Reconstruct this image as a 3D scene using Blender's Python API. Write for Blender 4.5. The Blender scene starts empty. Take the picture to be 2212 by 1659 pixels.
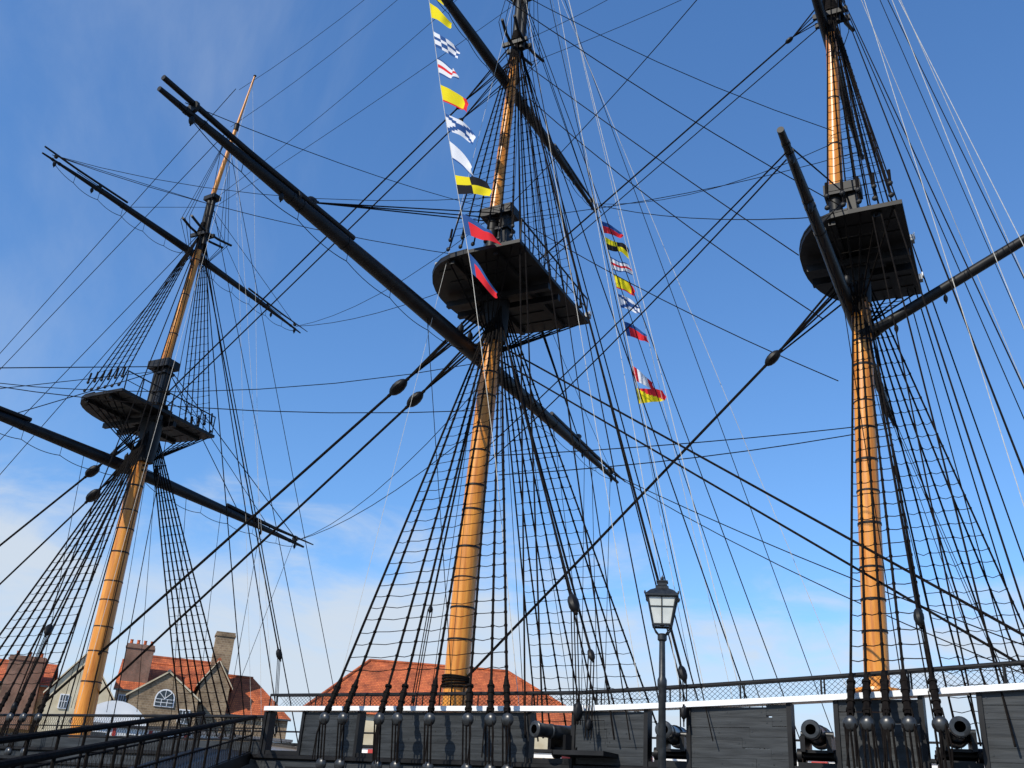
import bpy, math, random
from mathutils import Vector as V, Matrix
random.seed(4)
sc=bpy.context.scene
sc.view_settings.view_transform='Standard'; sc.view_settings.look='None'; sc.view_settings.exposure=0
COL=bpy.context.collection

# ------------------------------------------------------------ materials
def newmat(name):
    m=bpy.data.materials.new(name); m.use_nodes=True
    nt=m.node_tree; return m,nt,nt.nodes['Principled BSDF']
def mat(name,c1,c2=None,rough=.6,scale=3.,stretch=(1,1,1),bump=0.,spec=.4,detail=6,lo=.35,hi=.65):
    m,nt,b=newmat(name)
    tc=nt.nodes.new('ShaderNodeTexCoord'); mp=nt.nodes.new('ShaderNodeMapping'); mp.inputs['Scale'].default_value=stretch
    n=nt.nodes.new('ShaderNodeTexNoise'); n.inputs['Scale'].default_value=scale; n.inputs['Detail'].default_value=detail
    r=nt.nodes.new('ShaderNodeValToRGB')
    r.color_ramp.elements[0].position=lo; r.color_ramp.elements[1].position=hi
    r.color_ramp.elements[0].color=(*c1,1); r.color_ramp.elements[1].color=(*(c2 or c1),1)
    L=nt.links.new
    L(tc.outputs['Object'],mp.inputs[0]); L(mp.outputs[0],n.inputs['Vector']); L(n.outputs[0],r.inputs[0]); L(r.outputs[0],b.inputs['Base Color'])
    b.inputs['Roughness'].default_value=rough; b.inputs['Specular IOR Level'].default_value=spec
    if bump:
        bp=nt.nodes.new('ShaderNodeBump'); bp.inputs['Strength'].default_value=bump; bp.inputs['Distance'].default_value=.02
        L(n.outputs[0],bp.inputs['Height']); L(bp.outputs[0],b.inputs['Normal'])
    return m
M={}
M['ochre']=mat('ochre_painted_mast',(.42,.13,.012),(.74,.31,.045),.34,1.8,(5,5,.3),.25,.45,8,.3,.7)
M['black']=mat('black_paint',(.004,.004,.005),(.011,.011,.012),.5,2.5,(1,1,1),.1,.22)
M['bore']=mat('gun_bore_shade',(.001,.001,.001),(.002,.002,.002),.9,2.5,(1,1,1),0,.0)  # near-black colour stands in for shade inside the sunlit muzzle
M['hullpaint']=mat('weathered_black_hull_paint',(.009,.011,.013),(.028,.032,.036),.5,2.0,(.5,1,5),.35,.35)
M['rope']=mat('tarred_rope',(.005,.004,.004),(.011,.009,.008),.8,9,(1,1,1),0,.05)
M['rat']=mat('ratline_rope',(.010,.009,.008),(.022,.019,.016),.8,9,(1,1,1),0,.05)
M['hemp']=mat('pale_halyard_rope',(.42,.40,.36),(.55,.53,.48),.8,9,(1,1,1),0,.2)
M['white']=mat('white_paint',(.66,.67,.68),(.82,.82,.82),.4,1.6,(1,1,1),.1,.4)
M['red']=mat('red_paint',(.35,.03,.025),(.42,.05,.04),.5,2)
M['deckwood']=mat('deck_planking',(.25,.18,.11),(.36,.28,.19),.7,3,(.3,4,1),.1)
M['iron']=mat('cannon_iron',(.010,.011,.012),(.028,.03,.032),.33,7,(1,1,1),.2,.5)
M['lampblack']=mat('lamp_post_black',(.008,.009,.010),(.02,.022,.024),.4,14,(1,1,1),.15,.4)
M['quay']=mat('quay_paving',(.11,.105,.10),(.18,.17,.155),.85,1.2,(1,1,1),.3)
M['dockwall']=mat('dock_wall_stone',(.12,.11,.09),(.24,.22,.19),.85,1.0,(1,1,2),.4)
M['cream']=mat('cream_render_wall',(.48,.40,.26),(.62,.55,.40),.85,.8,(1,1,1),.1)
M['tent']=mat('marquee_canvas',(.66,.69,.72),(.80,.80,.80),.7,.6)
M['darkwin']=mat('dark_window_glass',(.02,.025,.03),(.05,.06,.07),.1,1,(1,1,1),0,.6)
M['slate']=mat('slate_roof',(.10,.10,.11),(.17,.165,.17),.7,3,(1,1,1),.2)
M['grime']=mat('steel_grey',(.14,.15,.16),(.25,.26,.27),.45,5)

def glass():
    m,nt,b=newmat('frosted_lamp_glass')
    b.inputs['Roughness'].default_value=.25
    tc=nt.nodes.new('ShaderNodeTexCoord'); n=nt.nodes.new('ShaderNodeTexNoise'); n.inputs['Scale'].default_value=9; r=nt.nodes.new('ShaderNodeValToRGB')
    r.color_ramp.elements[0].color=(.50,.53,.50,1); r.color_ramp.elements[1].color=(.80,.81,.76,1)
    nt.links.new(tc.outputs['Object'],n.inputs['Vector']); nt.links.new(n.outputs[0],r.inputs[0]); nt.links.new(r.outputs[0],b.inputs['Base Color'])
    b.inputs['Transmission Weight'].default_value=.15; b.inputs['Specular IOR Level'].default_value=.5
    return m
M['glass']=glass()
def brick(name,c1,c2,mortar,scale,bw=.5,rh=.25,ms=.02,var=.6):
    m,nt,b=newmat(name); L=nt.links.new
    tc=nt.nodes.new('ShaderNodeTexCoord'); sp=nt.nodes.new('ShaderNodeSeparateXYZ'); cb=nt.nodes.new('ShaderNodeCombineXYZ')
    ad=nt.nodes.new('ShaderNodeMath'); ad.operation='ADD'
    L(tc.outputs['Object'],sp.inputs[0]); L(sp.outputs[0],ad.inputs[0]); L(sp.outputs[1],ad.inputs[1]); L(ad.outputs[0],cb.inputs[0]); L(sp.outputs[2],cb.inputs[1])
    br=nt.nodes.new('ShaderNodeTexBrick'); br.inputs['Scale'].default_value=scale
    br.inputs['Color1'].default_value=(*c1,1); br.inputs['Color2'].default_value=(*c2,1); br.inputs['Mortar'].default_value=(*mortar,1)
    br.inputs['Mortar Size'].default_value=ms; br.inputs['Brick Width'].default_value=bw; br.inputs['Row Height'].default_value=rh
    L(cb.outputs[0],br.inputs['Vector'])
    n=nt.nodes.new('ShaderNodeTexNoise'); n.inputs['Scale'].default_value=.8; n.inputs['Detail'].default_value=8; n.inputs['Roughness'].default_value=.65
    L(tc.outputs['Object'],n.inputs['Vector'])
    mx=nt.nodes.new('ShaderNodeMix'); mx.data_type='RGBA'; mx.blend_type='MULTIPLY'; mx.inputs[0].default_value=.9
    r=nt.nodes.new('ShaderNodeValToRGB'); r.color_ramp.elements[0].position=.36; r.color_ramp.elements[1].position=.62
    r.color_ramp.elements[0].color=(var,var*.95,var*.9,1); r.color_ramp.elements[1].color=(1.1,1.1,1.1,1)
    L(n.outputs[0],r.inputs[0]); L(br.outputs[0],mx.inputs[6]); L(r.outputs[0],mx.inputs[7]); L(mx.outputs[2],b.inputs['Base Color'])
    b.inputs['Roughness'].default_value=.9
    return m
M['stone']=brick('brown_stone_wall',(.34,.24,.14),(.22,.15,.09),(.38,.31,.22),1.6,.55,.28,.02,.5)
M['brick']=brick('chimney_brick',(.24,.11,.07),(.17,.09,.06),(.27,.22,.18),3.,.5,.22,.02,.5)
M['tiles']=brick('orange_pantile_roof',(.62,.16,.045),(.45,.10,.03),(.24,.05,.02),2.6,.5,.42,.05,.45)

def flagmat(name,c):
    m,nt,b=newmat(name); b.inputs['Base Color'].default_value=(*c,1); b.inputs['Roughness'].default_value=.8
    b.inputs['Specular IOR Level'].default_value=.1
    n=nt.nodes.new('ShaderNodeTexNoise'); n.inputs['Scale'].default_value=60
    bp=nt.nodes.new('ShaderNodeBump'); bp.inputs['Strength'].default_value=.1; nt.links.new(n.outputs[0],bp.inputs['Height']); nt.links.new(bp.outputs[0],b.inputs['Normal'])
    tr=nt.nodes.new('ShaderNodeBsdfTranslucent'); tr.inputs[0].default_value=(*c,1)
    ms=nt.nodes.new('ShaderNodeMixShader'); ms.inputs[0].default_value=.3
    out=nt.nodes['Material Output']; nt.links.new(b.outputs[0],ms.inputs[1]); nt.links.new(tr.outputs[0],ms.inputs[2]); nt.links.new(ms.outputs[0],out.inputs[0])
    return m
M['fy']=flagmat('flag_yellow',(.80,.66,.02)); M['fr']=flagmat('flag_red',(.70,.03,.04)); M['fb']=flagmat('flag_blue',(.03,.09,.27))
M['fw']=flagmat('flag_white',(.75,.76,.80)); M['fk']=flagmat('flag_black',(.015,.015,.02))

# ------------------------------------------------------------ mesh builder
class MB:
    def __init__(s): s.v=[];s.f=[];s.m=[];s.mats=[]
    def mi(s,k):
        if k not in s.mats: s.mats.append(k)
        return s.mats.index(k)
    def face(s,idx,k): s.f.append(idx); s.m.append(s.mi(k))
    def poly(s,pts,k):
        b=len(s.v); s.v+= [tuple(p) for p in pts]; s.face(list(range(b,b+len(pts))),k)
    def tube(s,pts,r,k,n=6,cap=True,phase=0.):
        pts=[V(p) for p in pts]; N=len(pts)
        if not hasattr(r,'__len__'): r=[r]*N
        prev=None; b=len(s.v)
        for i,pt in enumerate(pts):
            t=(pts[min(i+1,N-1)]-pts[max(i-1,0)])
            if t.length<1e-9: t=V((0,0,1))
            t.normalize()
            if prev is None:
                a=V((0,0,1)) if abs(t.z)<.9 else V((1,0,0))
                x=(a-t*a.dot(t)).normalized()
            else: x=(prev-t*prev.dot(t)).normalized()
            prev=x; y=t.cross(x)
            for j in range(n):
                an=2*math.pi*j/n+phase
                s.v.append(tuple(pt+(x*math.cos(an)+y*math.sin(an))*r[i]))
        for i in range(N-1):
            for j in range(n):
                j2=(j+1)%n
                s.face([b+i*n+j,b+i*n+j2,b+(i+1)*n+j2,b+(i+1)*n+j],k)
        if cap:
            s.face([b+j for j in range(n)][::-1],k); s.face([b+(N-1)*n+j for j in range(n)],k)
    def obox(s,c,ax,ay,az,k):
        c=V(c);ax=V(ax);ay=V(ay);az=V(az);b=len(s.v)
        for i in (-1,1):
            for j in (-1,1):
                for l in (-1,1): s.v.append(tuple(c+ax*i+ay*j+az*l))
        for q in ([0,1,3,2],[4,6,7,5],[0,4,5,1],[2,3,7,6],[0,2,6,4],[1,5,7,3]): s.face([b+x for x in q],k)
    def box(s,x0,x1,y0,y1,z0,z1,k):
        s.obox(((x0+x1)/2,(y0+y1)/2,(z0+z1)/2),((x1-x0)/2,0,0),(0,(y1-y0)/2,0),(0,0,(z1-z0)/2),k)
    def ell(s,c,ax,ay,az,k,n=10,m=7):
        c=V(c);ax=V(ax);ay=V(ay);az=V(az);b=len(s.v)
        for i in range(1,m):
            ph=math.pi*i/m
            for j in range(n):
                t=2*math.pi*j/n
                s.v.append(tuple(c+ax*math.sin(ph)*math.cos(t)+ay*math.sin(ph)*math.sin(t)+az*math.cos(ph)))
        s.v.append(tuple(c+az)); s.v.append(tuple(c-az)); T=len(s.v)-2;B=T+1
        for i in range(m-2):
            for j in range(n):
                j2=(j+1)%n; s.face([b+i*n+j,b+(i+1)*n+j,b+(i+1)*n+j2,b+i*n+j2],k)
        for j in range(n):
            j2=(j+1)%n; s.face([T,b+j,b+j2],k); s.face([B,b+(m-2)*n+j2,b+(m-2)*n+j],k)
    def obj(s,name,parent=None,smooth=True):
        me=bpy.data.meshes.new(name); me.from_pydata(s.v,[],s.f)
        for k in s.mats: me.materials.append(M[k])
        me.polygons.foreach_set('material_index',s.m)
        me.update()
        if smooth:
            me.polygons.foreach_set('use_smooth',[True]*len(me.polygons))
            try: me.set_sharp_from_angle(angle=math.radians(38))
            except Exception: pass
        o=bpy.data.objects.new(name,me); COL.objects.link(o)
        if parent: o.parent=parent
        return o
def empty(name,loc=(0,0,0)):
    e=bpy.data.objects.new(name,None); e.location=loc; COL.objects.link(e); return e
def sag(a,b,s=0.,n=1):
    a=V(a);b=V(b)
    if s==0: return [a,b]
    n=max(n,8); return [a.lerp(b,i/n)-V((0,0,1))*s*4*(i/n)*(1-i/n) for i in range(n+1)]
def lerp(a,b,t): return a+(b-a)*t

ship=empty('sailing_ship',(0,0,0))
CY=27.7   # keel line
ang=math.radians(5.0); AT=V((-math.sin(ang),math.cos(ang),0)); FW=V((-math.cos(ang),-math.sin(ang),0)) # athwart (away), forward (bow)

# ------------------------------------------------------------ hull
def hb(X):
    if X<-33: 
        t=min(1,(-33-X)/18); return 5.7*math.sqrt(max(0,1-t**2.2))
    if X>-2: return 5.7-1.0*((X+2)/9)**1.5
    return 5.7
def zr(X): # sheer of main rail
    return 4.3 if X<-12 else 4.3+.42*((X+12)/10)**1.3
h=MB()
xs=[-51+ i*1.0 for i in range(58)]
levels=[(-2.2,.55),(-.5,.35),(1.2,.2),(2.3,.06),(2.95,0)]
for side in (-1,1):
    rows=[]
    for X in xs:
        b=len(h.v)
        for z,o in levels: h.v.append((X,CY+side*max(0.0,hb(X)+ (o if hb(X)>1 else o*hb(X))),z))
        rows.append(b)
    for i in range(len(xs)-1):
        for j in range(len(levels)-1):
            q=[rows[i]+j,rows[i+1]+j,rows[i+1]+j+1,rows[i]+j+1]
            h.face(q if side<0 else q[::-1],'hullpaint')
X=xs[-1]; h.poly([(X,CY-hb(X)-.5,-2.2),(X,CY+hb(X)+.5,-2.2),(X,CY+hb(X),4.6),(X,CY-hb(X),4.6)],'hullpaint')
for i in range(len(xs)-1):
    a,b=xs[i],xs[i+1]
    h.poly([(a,CY-hb(a)+.02,2.94),(b,CY-hb(b)+.02,2.94),(b,CY+hb(b)-.02,2.94),(a,CY+hb(a)-.02,2.94)],'deckwood')
for (z,r) in ((2.98,.07),(2.55,.05),(2.2,.09)):
    h.tube([(X,CY-hb(X)-(.04 if z>2.9 else .09),z) for X in xs if X>-50],r,'black',6)
h.obj('hull',ship)

# near bulwark with gunports
b=MB()
ports=[(-21.9,-20.55),(-18.5,-17.8),(-13.05,-11.8),(-9.9,-8.85),(-6.55,-5.55),(-3.85,-2.75),(-.6,.5)]
segs=[];cur=-22.05
for p0,p1 in ports:
    if p0-cur>.05: segs.append((cur,p0))
    cur=p1
segs.append((cur,6.))
yn=CY-5.7
for s0,s1 in segs:
    npl=6
    for i in range(npl):
        z0=3.06
        cuts=[s0]; 
        while cuts[-1]<s1-1.6: cuts.append(cuts[-1]+random.uniform(.8,2.2))
        cuts=[c for c in cuts if c<s1-.3]+[s1]
        for xa,xb in zip(cuts,cuts[1:]):
            top=(zr((xa+xb)/2)-.08)
            za=lerp(z0,top,i/npl); zb=lerp(z0,top,(i+1)/npl)-.005
            d=random.uniform(-.004,.004)
            b.box(xa+.002,xb-.002,yn-.02+d,yn+.16,za,zb,'hullpaint')
            for q in (.06,.5,.94):
                if random.random()<.7:
                    xq=lerp(xa,xb,q); b.box(xq-.015,xq+.015,yn-.027+d,yn-.015+d,(za+zb)/2-.015,(za+zb)/2+.015,'iron')
    for x in (s0,s1):
        b.box(x-.05,x+.05,yn-.06,yn+.2,3.02,zr(x)-.07,'black')
for p0,p1 in ports:
    b.box(p0,p1,yn-.03,yn+.2,3.0,3.16,'black')
xr=[-22.05+i*.6 for i in range(47)]
for i in range(len(xr)-1):
    a,c=xr[i],xr[i+1]
    mid=((a+c)/2,yn+.05,(zr(a)+zr(c))/2); ax=V((c-a,0,zr(c)-zr(a)))/2
    b.obox(mid,ax,(0,.2,0),(0,0,.06),'white')
def nr(X): return 4.7 if X<-12 else 4.7+.5*((X+12)/10)**1.2
b.tube([(x,yn+.05,nr(x)) for x in xr],.038,'black',6)
b.tube([(x,yn+.32,nr(x)+.01) for x in xr],.03,'black',6)
for i,x in enumerate(xr):
    if i%3==0: b.tube([(x,yn+.05,zr(x)+.05),(x,yn+.05,nr(x))],.022,'black',6); b.tube([(x,yn+.32,zr(x)+.05),(x,yn+.32,nr(x))],.02,'black',6)
b.obj('port_bulwark',ship,False)
# hammock netting
nn=MB()
def net(x0,x1,f0,f1,y,dx=.13,r=.0055,k='rat'):
    n=int((x1-x0)/dx)
    for i in range(-4,n):
        for sgn in (1,-1):
            a=x0+i*dx; c=a+sgn*4*dx*.9
            if a<x0 or c<x0 or a>x1 or c>x1: continue
            nn.tube([(a,y(a),f0(a)),(c,y(c),f1(c))],r,k,3,False)
net(-22,5,lambda x:zr(x)+.05,nr,lambda x:yn+.32)
def yl(X): return CY-hb(X)
lx=[-50+i*.7 for i in range(41)]
for z,r in ((4.08,.045),(3.75,.02),(3.42,.035)):
    nn.tube([(x,yl(x),z) for x in lx],r,'black',6)
for x in lx[::2]: nn.tube([(x,yl(x),2.9),(x,yl(x),4.08)],.03,'black',6)
net(-42,-22,lambda x:3.42,lambda x:4.08,yl,.12,.006)
for i in range(len(lx)-1):
    a,c=lx[i],lx[i+1]
    nn.poly([(a,yl(a)-.02,2.9),(c,yl(c)-.02,2.9),(c,yl(c)-.02,3.38),(a,yl(a)-.02,3.38)],'hullpaint')
nn.obj('rail_and_netting',ship)
# far bulwark
fb=MB()
for i in range(len(xs)-1):
    a,c=xs[i],xs[i+1]
    if a<-48: continue
    ya,yc=CY+hb(a)-.1,CY+hb(c)-.1
    fb.poly([(a,ya,2.95),(c,yc,2.95),(c,yc,4.15),(a,ya,4.15)],'white')
    fb.poly([(a,ya+.2,2.95),(c,yc+.2,2.95),(c,yc+.2,4.2),(a,ya+.2,4.2)],'hullpaint')
    fb.obox(((a+c)/2,(ya+yc)/2+.1,4.22),((c-a)/2,(yc-ya)/2,0),(0,.2,0),(0,0,.05),'black')
    if i%3==0: fb.box(a-.25,a+.25,ya-.15,ya-.01,2.96,4.1,'red')
    if i%5==2: fb.box(a-.4,a+.4,ya-.06,ya-.004,3.15,3.9,'darkwin')
fb.tube([(x,CY+hb(x)+.05,4.75) for x in xs if x>-45],.035,'black',6)
for x in xs[6::2]: fb.tube([(x,CY+hb(x)+.05,4.2),(x,CY+hb(x)+.05,4.75)],.02,'black',5)
fb.box(-30,-27,26.3,29.1,2.95,3.7,'white'); fb.box(-30.1,-26.9,26.2,29.2,3.7,3.78,'deckwood')
fb.box(-16,-13.4,26.6,28.8,2.95,3.5,'deckwood'); fb.box(-11.5,-9.5,26.8,28.6,2.95,3.75,'white')
fb.tube([(-24.5,CY,2.95),(-24.5,CY,3.6),(-24.5,CY,3.9)],[.35,.25,.5],'black',12)
fb.obj('starboard_bulwark_and_deck_fittings',ship,False)

# bowsprit
bs=MB()
bs.tube([(-47,CY,4.2),(-58,CY,7.4),(-60,CY,8)],[.38,.3,.26],'ochre',12)
bs.tube([(-57,CY,7.6),(-70,CY,11.6)],[.18,.1],'black',10)
bs.obj('bowsprit',ship)

# ------------------------------------------------------------ masts
def lerpath(path,z):
    for a,c in zip(path,path[1:]):
        if a[1]<=z<=c[1]: return lerp(a[0],c[0],(z-a[1])/(c[1]-a[1]))
    return path[0][0] if z<path[0][1] else path[-1][0]
def mastpart(mb,path,z0,z1,r0,r1,k,n=20):
    N=max(2,int((z1-z0)/1.5)+1)
    zs=[lerp(z0,z1,i/N) for i in range(N+1)]
    mb.tube([(lerpath(path,z),CY,z) for z in zs],[lerp(r0,r1,i/N) for i in range(N+1)],k,n)
def top(mb,xa,xf,W,z):
    """fighting top: straight aft edge, rounded forward edge"""
    L=xa-xf; cx=(xa+xf)/2
    out=[(-L/2,-W),(-L*.05,-W)]
    for i in range(1,16):
        t=math.pi/2*i/8-math.pi/2
        out.append((-L*.05+(L*.55)*max(0,math.cos(t))**.8,W*math.sin(t)))
    out+=[(-L*.05,W),(-L/2,W)]
    C=V((cx,CY,z)); P=lambda f,a,dz:C+FW*f+AT*a+V((0,0,dz))
    n=len(out); 
    for dz in (-.07,.07):
        mb.poly([P(f,a,dz) for f,a in (out if dz>0 else out[::-1])],'black')
    for i in range(n):
        a,c=out[i],out[(i+1)%n]
        mb.poly([P(*a,-.07),P(*c,-.07),P(*c,.07),P(*a,.07)],'black')
    rim=[P(f*.985,a*.985,.1) for f,a in out[1:-1]]; mb.tube(rim,.06,'black',6)
    for f in (-L*.28,L*.1): mb.obox(P(f,0,-.15),FW*.10,AT*W*.93,(0,0,.075),'black')
    for a in (-.45,.45): mb.obox(P(-.02*L,a,-.33),FW*L*.46,AT*.1,(0,0,.12),'black')
    for a in [x*W/4 for x in (-3,-2,2,3)]:
        mb.obox(P(-L*.08,a,-.085),FW*L*.36,AT*.025,(0,0,.012),'black')
    return P,L
def rope(mb,a,c,r=.02,k='rope',s=0.,n=5): mb.tube(sag(a,c,s),r,k,n,False)
def block(mb,c,r=.2,d=(0,0,1),k='black'):
    d=V(d).normalized(); x=V((1,0,0)); x=(x-d*x.dot(d)).normalized(); y=d.cross(x)
    mb.ell(c,x*r*.5,y*r*.6,d*r,k); mb.tube([V(c)-d*r*1.25,V(c)+d*r*1.25],r*.16,'rope',5)

spars=MB(); sh=MB(); rat=MB(); rig=MB(); hal=MB()

def hoops(mb,path,z0,z1,r0,r1,dz):
    z=z0+dz*.5
    while z<z1-.2:
        r=lerp(r0,r1,(z-z0)/(z1-z0)); zz=z+random.uniform(-.14,.14); x=lerpath(path,zz)
        hh=random.uniform(.018,.038)
        mb.tube([(x,CY,zz-hh),(x,CY,zz+hh)],r+.010,'black',20); z+=dz
def woolding(mb,x,z,r,n=5):
    for i in range(n):
        zc=z+i*.075
        mb.tube([(x+(r+.03)*math.cos(t),CY+(r+.03)*math.sin(t),zc+.03*math.sin(t+i)) for t in [2*math.pi*j/18 for j in range(19)]],.036,'rope',6)
    for t in (-2.2,-1.2,-.4): 
        a=(x+(r+.08)*math.cos(t),CY+(r+.08)*math.sin(t),z); mb.tube([a,(a[0]+.03,a[1]-.05,z-.45),(a[0]+.01,a[1],z-.9)],.03,'rope',5)

def doubling(mb,xl,xt,z0,zt,zc,w,rt):
    mb.tube([(xl,CY,z0),(xl,CY,z0+.5),(xl,CY,zt-.3)],[w*.98,w*1.12,w*1.2],'black',16)
    for s in (-1,1):
        mb.obox((xl-.12,CY+s*w*1.05,zt-.95),(w*.55,0,.0),(0,.06,0),(-.15,0,.75),'black')
    mb.tube([(xl,CY,zt-.4),(xl+.02,CY,zc)],[w*.95,w*.8],'black',4,True,math.pi/4)
    mb.tube([(xt,CY,zt-.9),(xt,CY,zc+.1)],[rt*1.08,rt],'black',14)
    mb.obox(((xl+xt)/2,CY,zc-.02),FW*(abs(xl-xt)/2+w*1.1),AT*(w*1.15),(0,0,.2),'black')
    for z in (zt+1.2,zt+2.2,zt+3.0):
        if z<zc-.4: mb.obox((xl,CY,z),(w*.85,0,0),(0,w*.85,0),(0,0,.06),'black')
    mb.obox(((xl+xt)/2,CY,zt+.22),FW*.7,AT*.55,(0,0,.14),'black')
    for i in range(5):
        mb.tube([(xl,CY,zt-.02+.11*i),(xl,CY,zt+.07+.11*i)],w*1.35,'rope',12)

def crosstrees(mb,x,z,w):
    for dx in (-.35,.25):
        mb.tube([V((x,CY,z))+AT*(w*t)+FW*(dx-.25*t*t)+V((0,0,.06*t*t)) for t in (-1,-.5,0,.5,1)],.07,'black',6)
    for a in (-.22,.22): mb.obox(V((x,CY,z-.1))+AT*a,FW*.6,AT*.06,(0,0,.1),'black')
    for i in range(5): mb.tube([(x,CY,z+.05+.12*i),(x,CY,z+.14+.12*i)],.32-.02*i,'rope',12)

# main mast
mp=[(-19.35,2.5),(-19.35,9.3),(-19.0,18.4),(-18.75,24.4)]
mt=[(-19.45,19.6),(-19.42,24.6),(-19.05,32.5),(-19.1,36)]
mastpart(spars,mp,2.9,18.5,.44,.35,'ochre'); hoops(spars,mp,6.6,18.4,.43,.35,1.12); woolding(spars,-19.35,5.7,.44)
doubling(spars,-18.85,-19.45,18.4,20.5,24.35,.36,.25)
mastpart(spars,mt,24.4,32.6,.245,.20,'ochre'); hoops(spars,mt,25,32.5,.245,.2,2.3)
spars.tube([(-19.05,CY,32.5),(-19.03,CY,36.2)],[.24,.2],'black',14)
spars.tube([(-18.75,CY,33.),(-18.75,CY,36.3)],[.15,.15],'black',10)
crosstrees(spars,-19.0,33.4,1.5)
spars.obox((-18.95,CY,36.2),(.5,0,0),(0,.3,0),(0,0,.14),'black')
spars.tube([(-19.05,CY,36.2),(-19.0,CY,41),(-18.9,CY,47)],[.15,.13,.07],'ochre',12)
Pm,Lm=top(spars,-16.4,-21.2,3.25,20.5)
# mizzen
zp=[(-6.0,2.5),(-5.65,11.8),(-5.4,17),(-5.35,21.2)]
zt_=[(-5.95,18),(-5.85,21.3),(-5.55,27.8),(-5.6,31)]
mastpart(spars,zp,2.9,17.,.34,.28,'ochre'); hoops(spars,zp,6.4,16.9,.335,.28,.98); spars.tube([(-5.9,CY,5.3),(-5.9,CY,5.42),(-5.9,CY,5.5)],[.4,.62,.60],'ochre',16)
doubling(spars,-5.37,-5.9,16.9,18.6,21.2,.28,.22)
mastpart(spars,zt_,21.2,28.,.225,.19,'ochre'); hoops(spars,zt_,22,28,.225,.19,2.)
spars.tube([(-5.55,CY,27.9),(-5.55,CY,31)],[.2,.17],'black',14)
spars.tube([(-5.3,CY,28.4),(-5.3,CY,31.2)],[.12,.12],'black',10)
crosstrees(spars,-5.5,28.8,1.1)
spars.tube([(-5.55,CY,31),(-5.45,CY,40)],[.12,.05],'ochre',12)
Pz,Lz=top(spars,-3.75,-7.05,2.75,18.55)
# fore
fp=[(-38.35,2.5),(-38.5,10),(-38.6,16.1),(-38.1,21.2)]
ft=[(-38.7,17.6),(-38.5,21.3),(-37.9,27.7),(-37.85,30.8)]
fg=[(-37.85,28),(-37.8,30.9),(-37.1,35.4),(-36.5,38.8)]
mastpart(spars,fp,2.9,16.2,.43,.37,'ochre'); hoops(spars,fp,5.6,16,.43,.37,1.1)
doubling(spars,-38.25,-38.8,16.1,18.5,21.2,.36,.23)
mastpart(spars,ft,21.2,27.8,.225,.19,'ochre'); hoops(spars,ft,22,27.6,.225,.19,2.)
mastpart(spars,ft,27.7,30.8,.2,.18,'black',14)
spars.tube([(-37.6,CY,28.),(-37.6,CY,31)],[.13,.12],'black',10)
crosstrees(spars,-37.85,28.7,1.5)
spars.obox((-37.75,CY,30.9),(.4,0,0),(0,.25,0),(0,0,.12),'black')
mastpart(spars,fg,30.9,35.4,.13,.10,'ochre'); mastpart(spars,fg,35.4,38.7,.075,.05,'ochre'); spars.tube([(-37.1,CY,35.2),(-37.08,CY,35.6)],.14,'black',10)
spars.ell((-36.5,CY,38.75),(.09,0,0),(0,.09,0),(0,0,.05),'black')
Pf,Lf=top(spars,-37.4,-41.5,3.05,18.5)
for P,L,W in ((Pm,Lm,3.25),(Pf,Lf,3.05)):
    f=-L/2+.06
    spars.tube([P(f,-W*.95,1.0),P(f,W*.95,1.0)],.035,'black',6); spars.tube([P(f,-W*.95,.55),P(f,W*.95,.55)],.02,'black',6)
    for i in range(7): a=lerp(-W*.95,W*.95,i/6); spars.tube([P(f,a,0),P(f,a,1.02)],.03,'black',6)
for P,L,W,lst in ((Pm,Lm,3.25,((-.5,.95),(-.42,.35),(.3,-.75))),(Pz,Lz,2.75,((-.5,.8),(-.5,-.1)))):
    for f,a in lst:
        c=P(f*L,a*W,.22); spars.obox(c,FW*.09,AT*.12,(0,0,.1),'grime'); spars.obox(c+V((0,0,.1))-FW*.1,FW*.02,AT*.1,(0,0,.07),'white')

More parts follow.
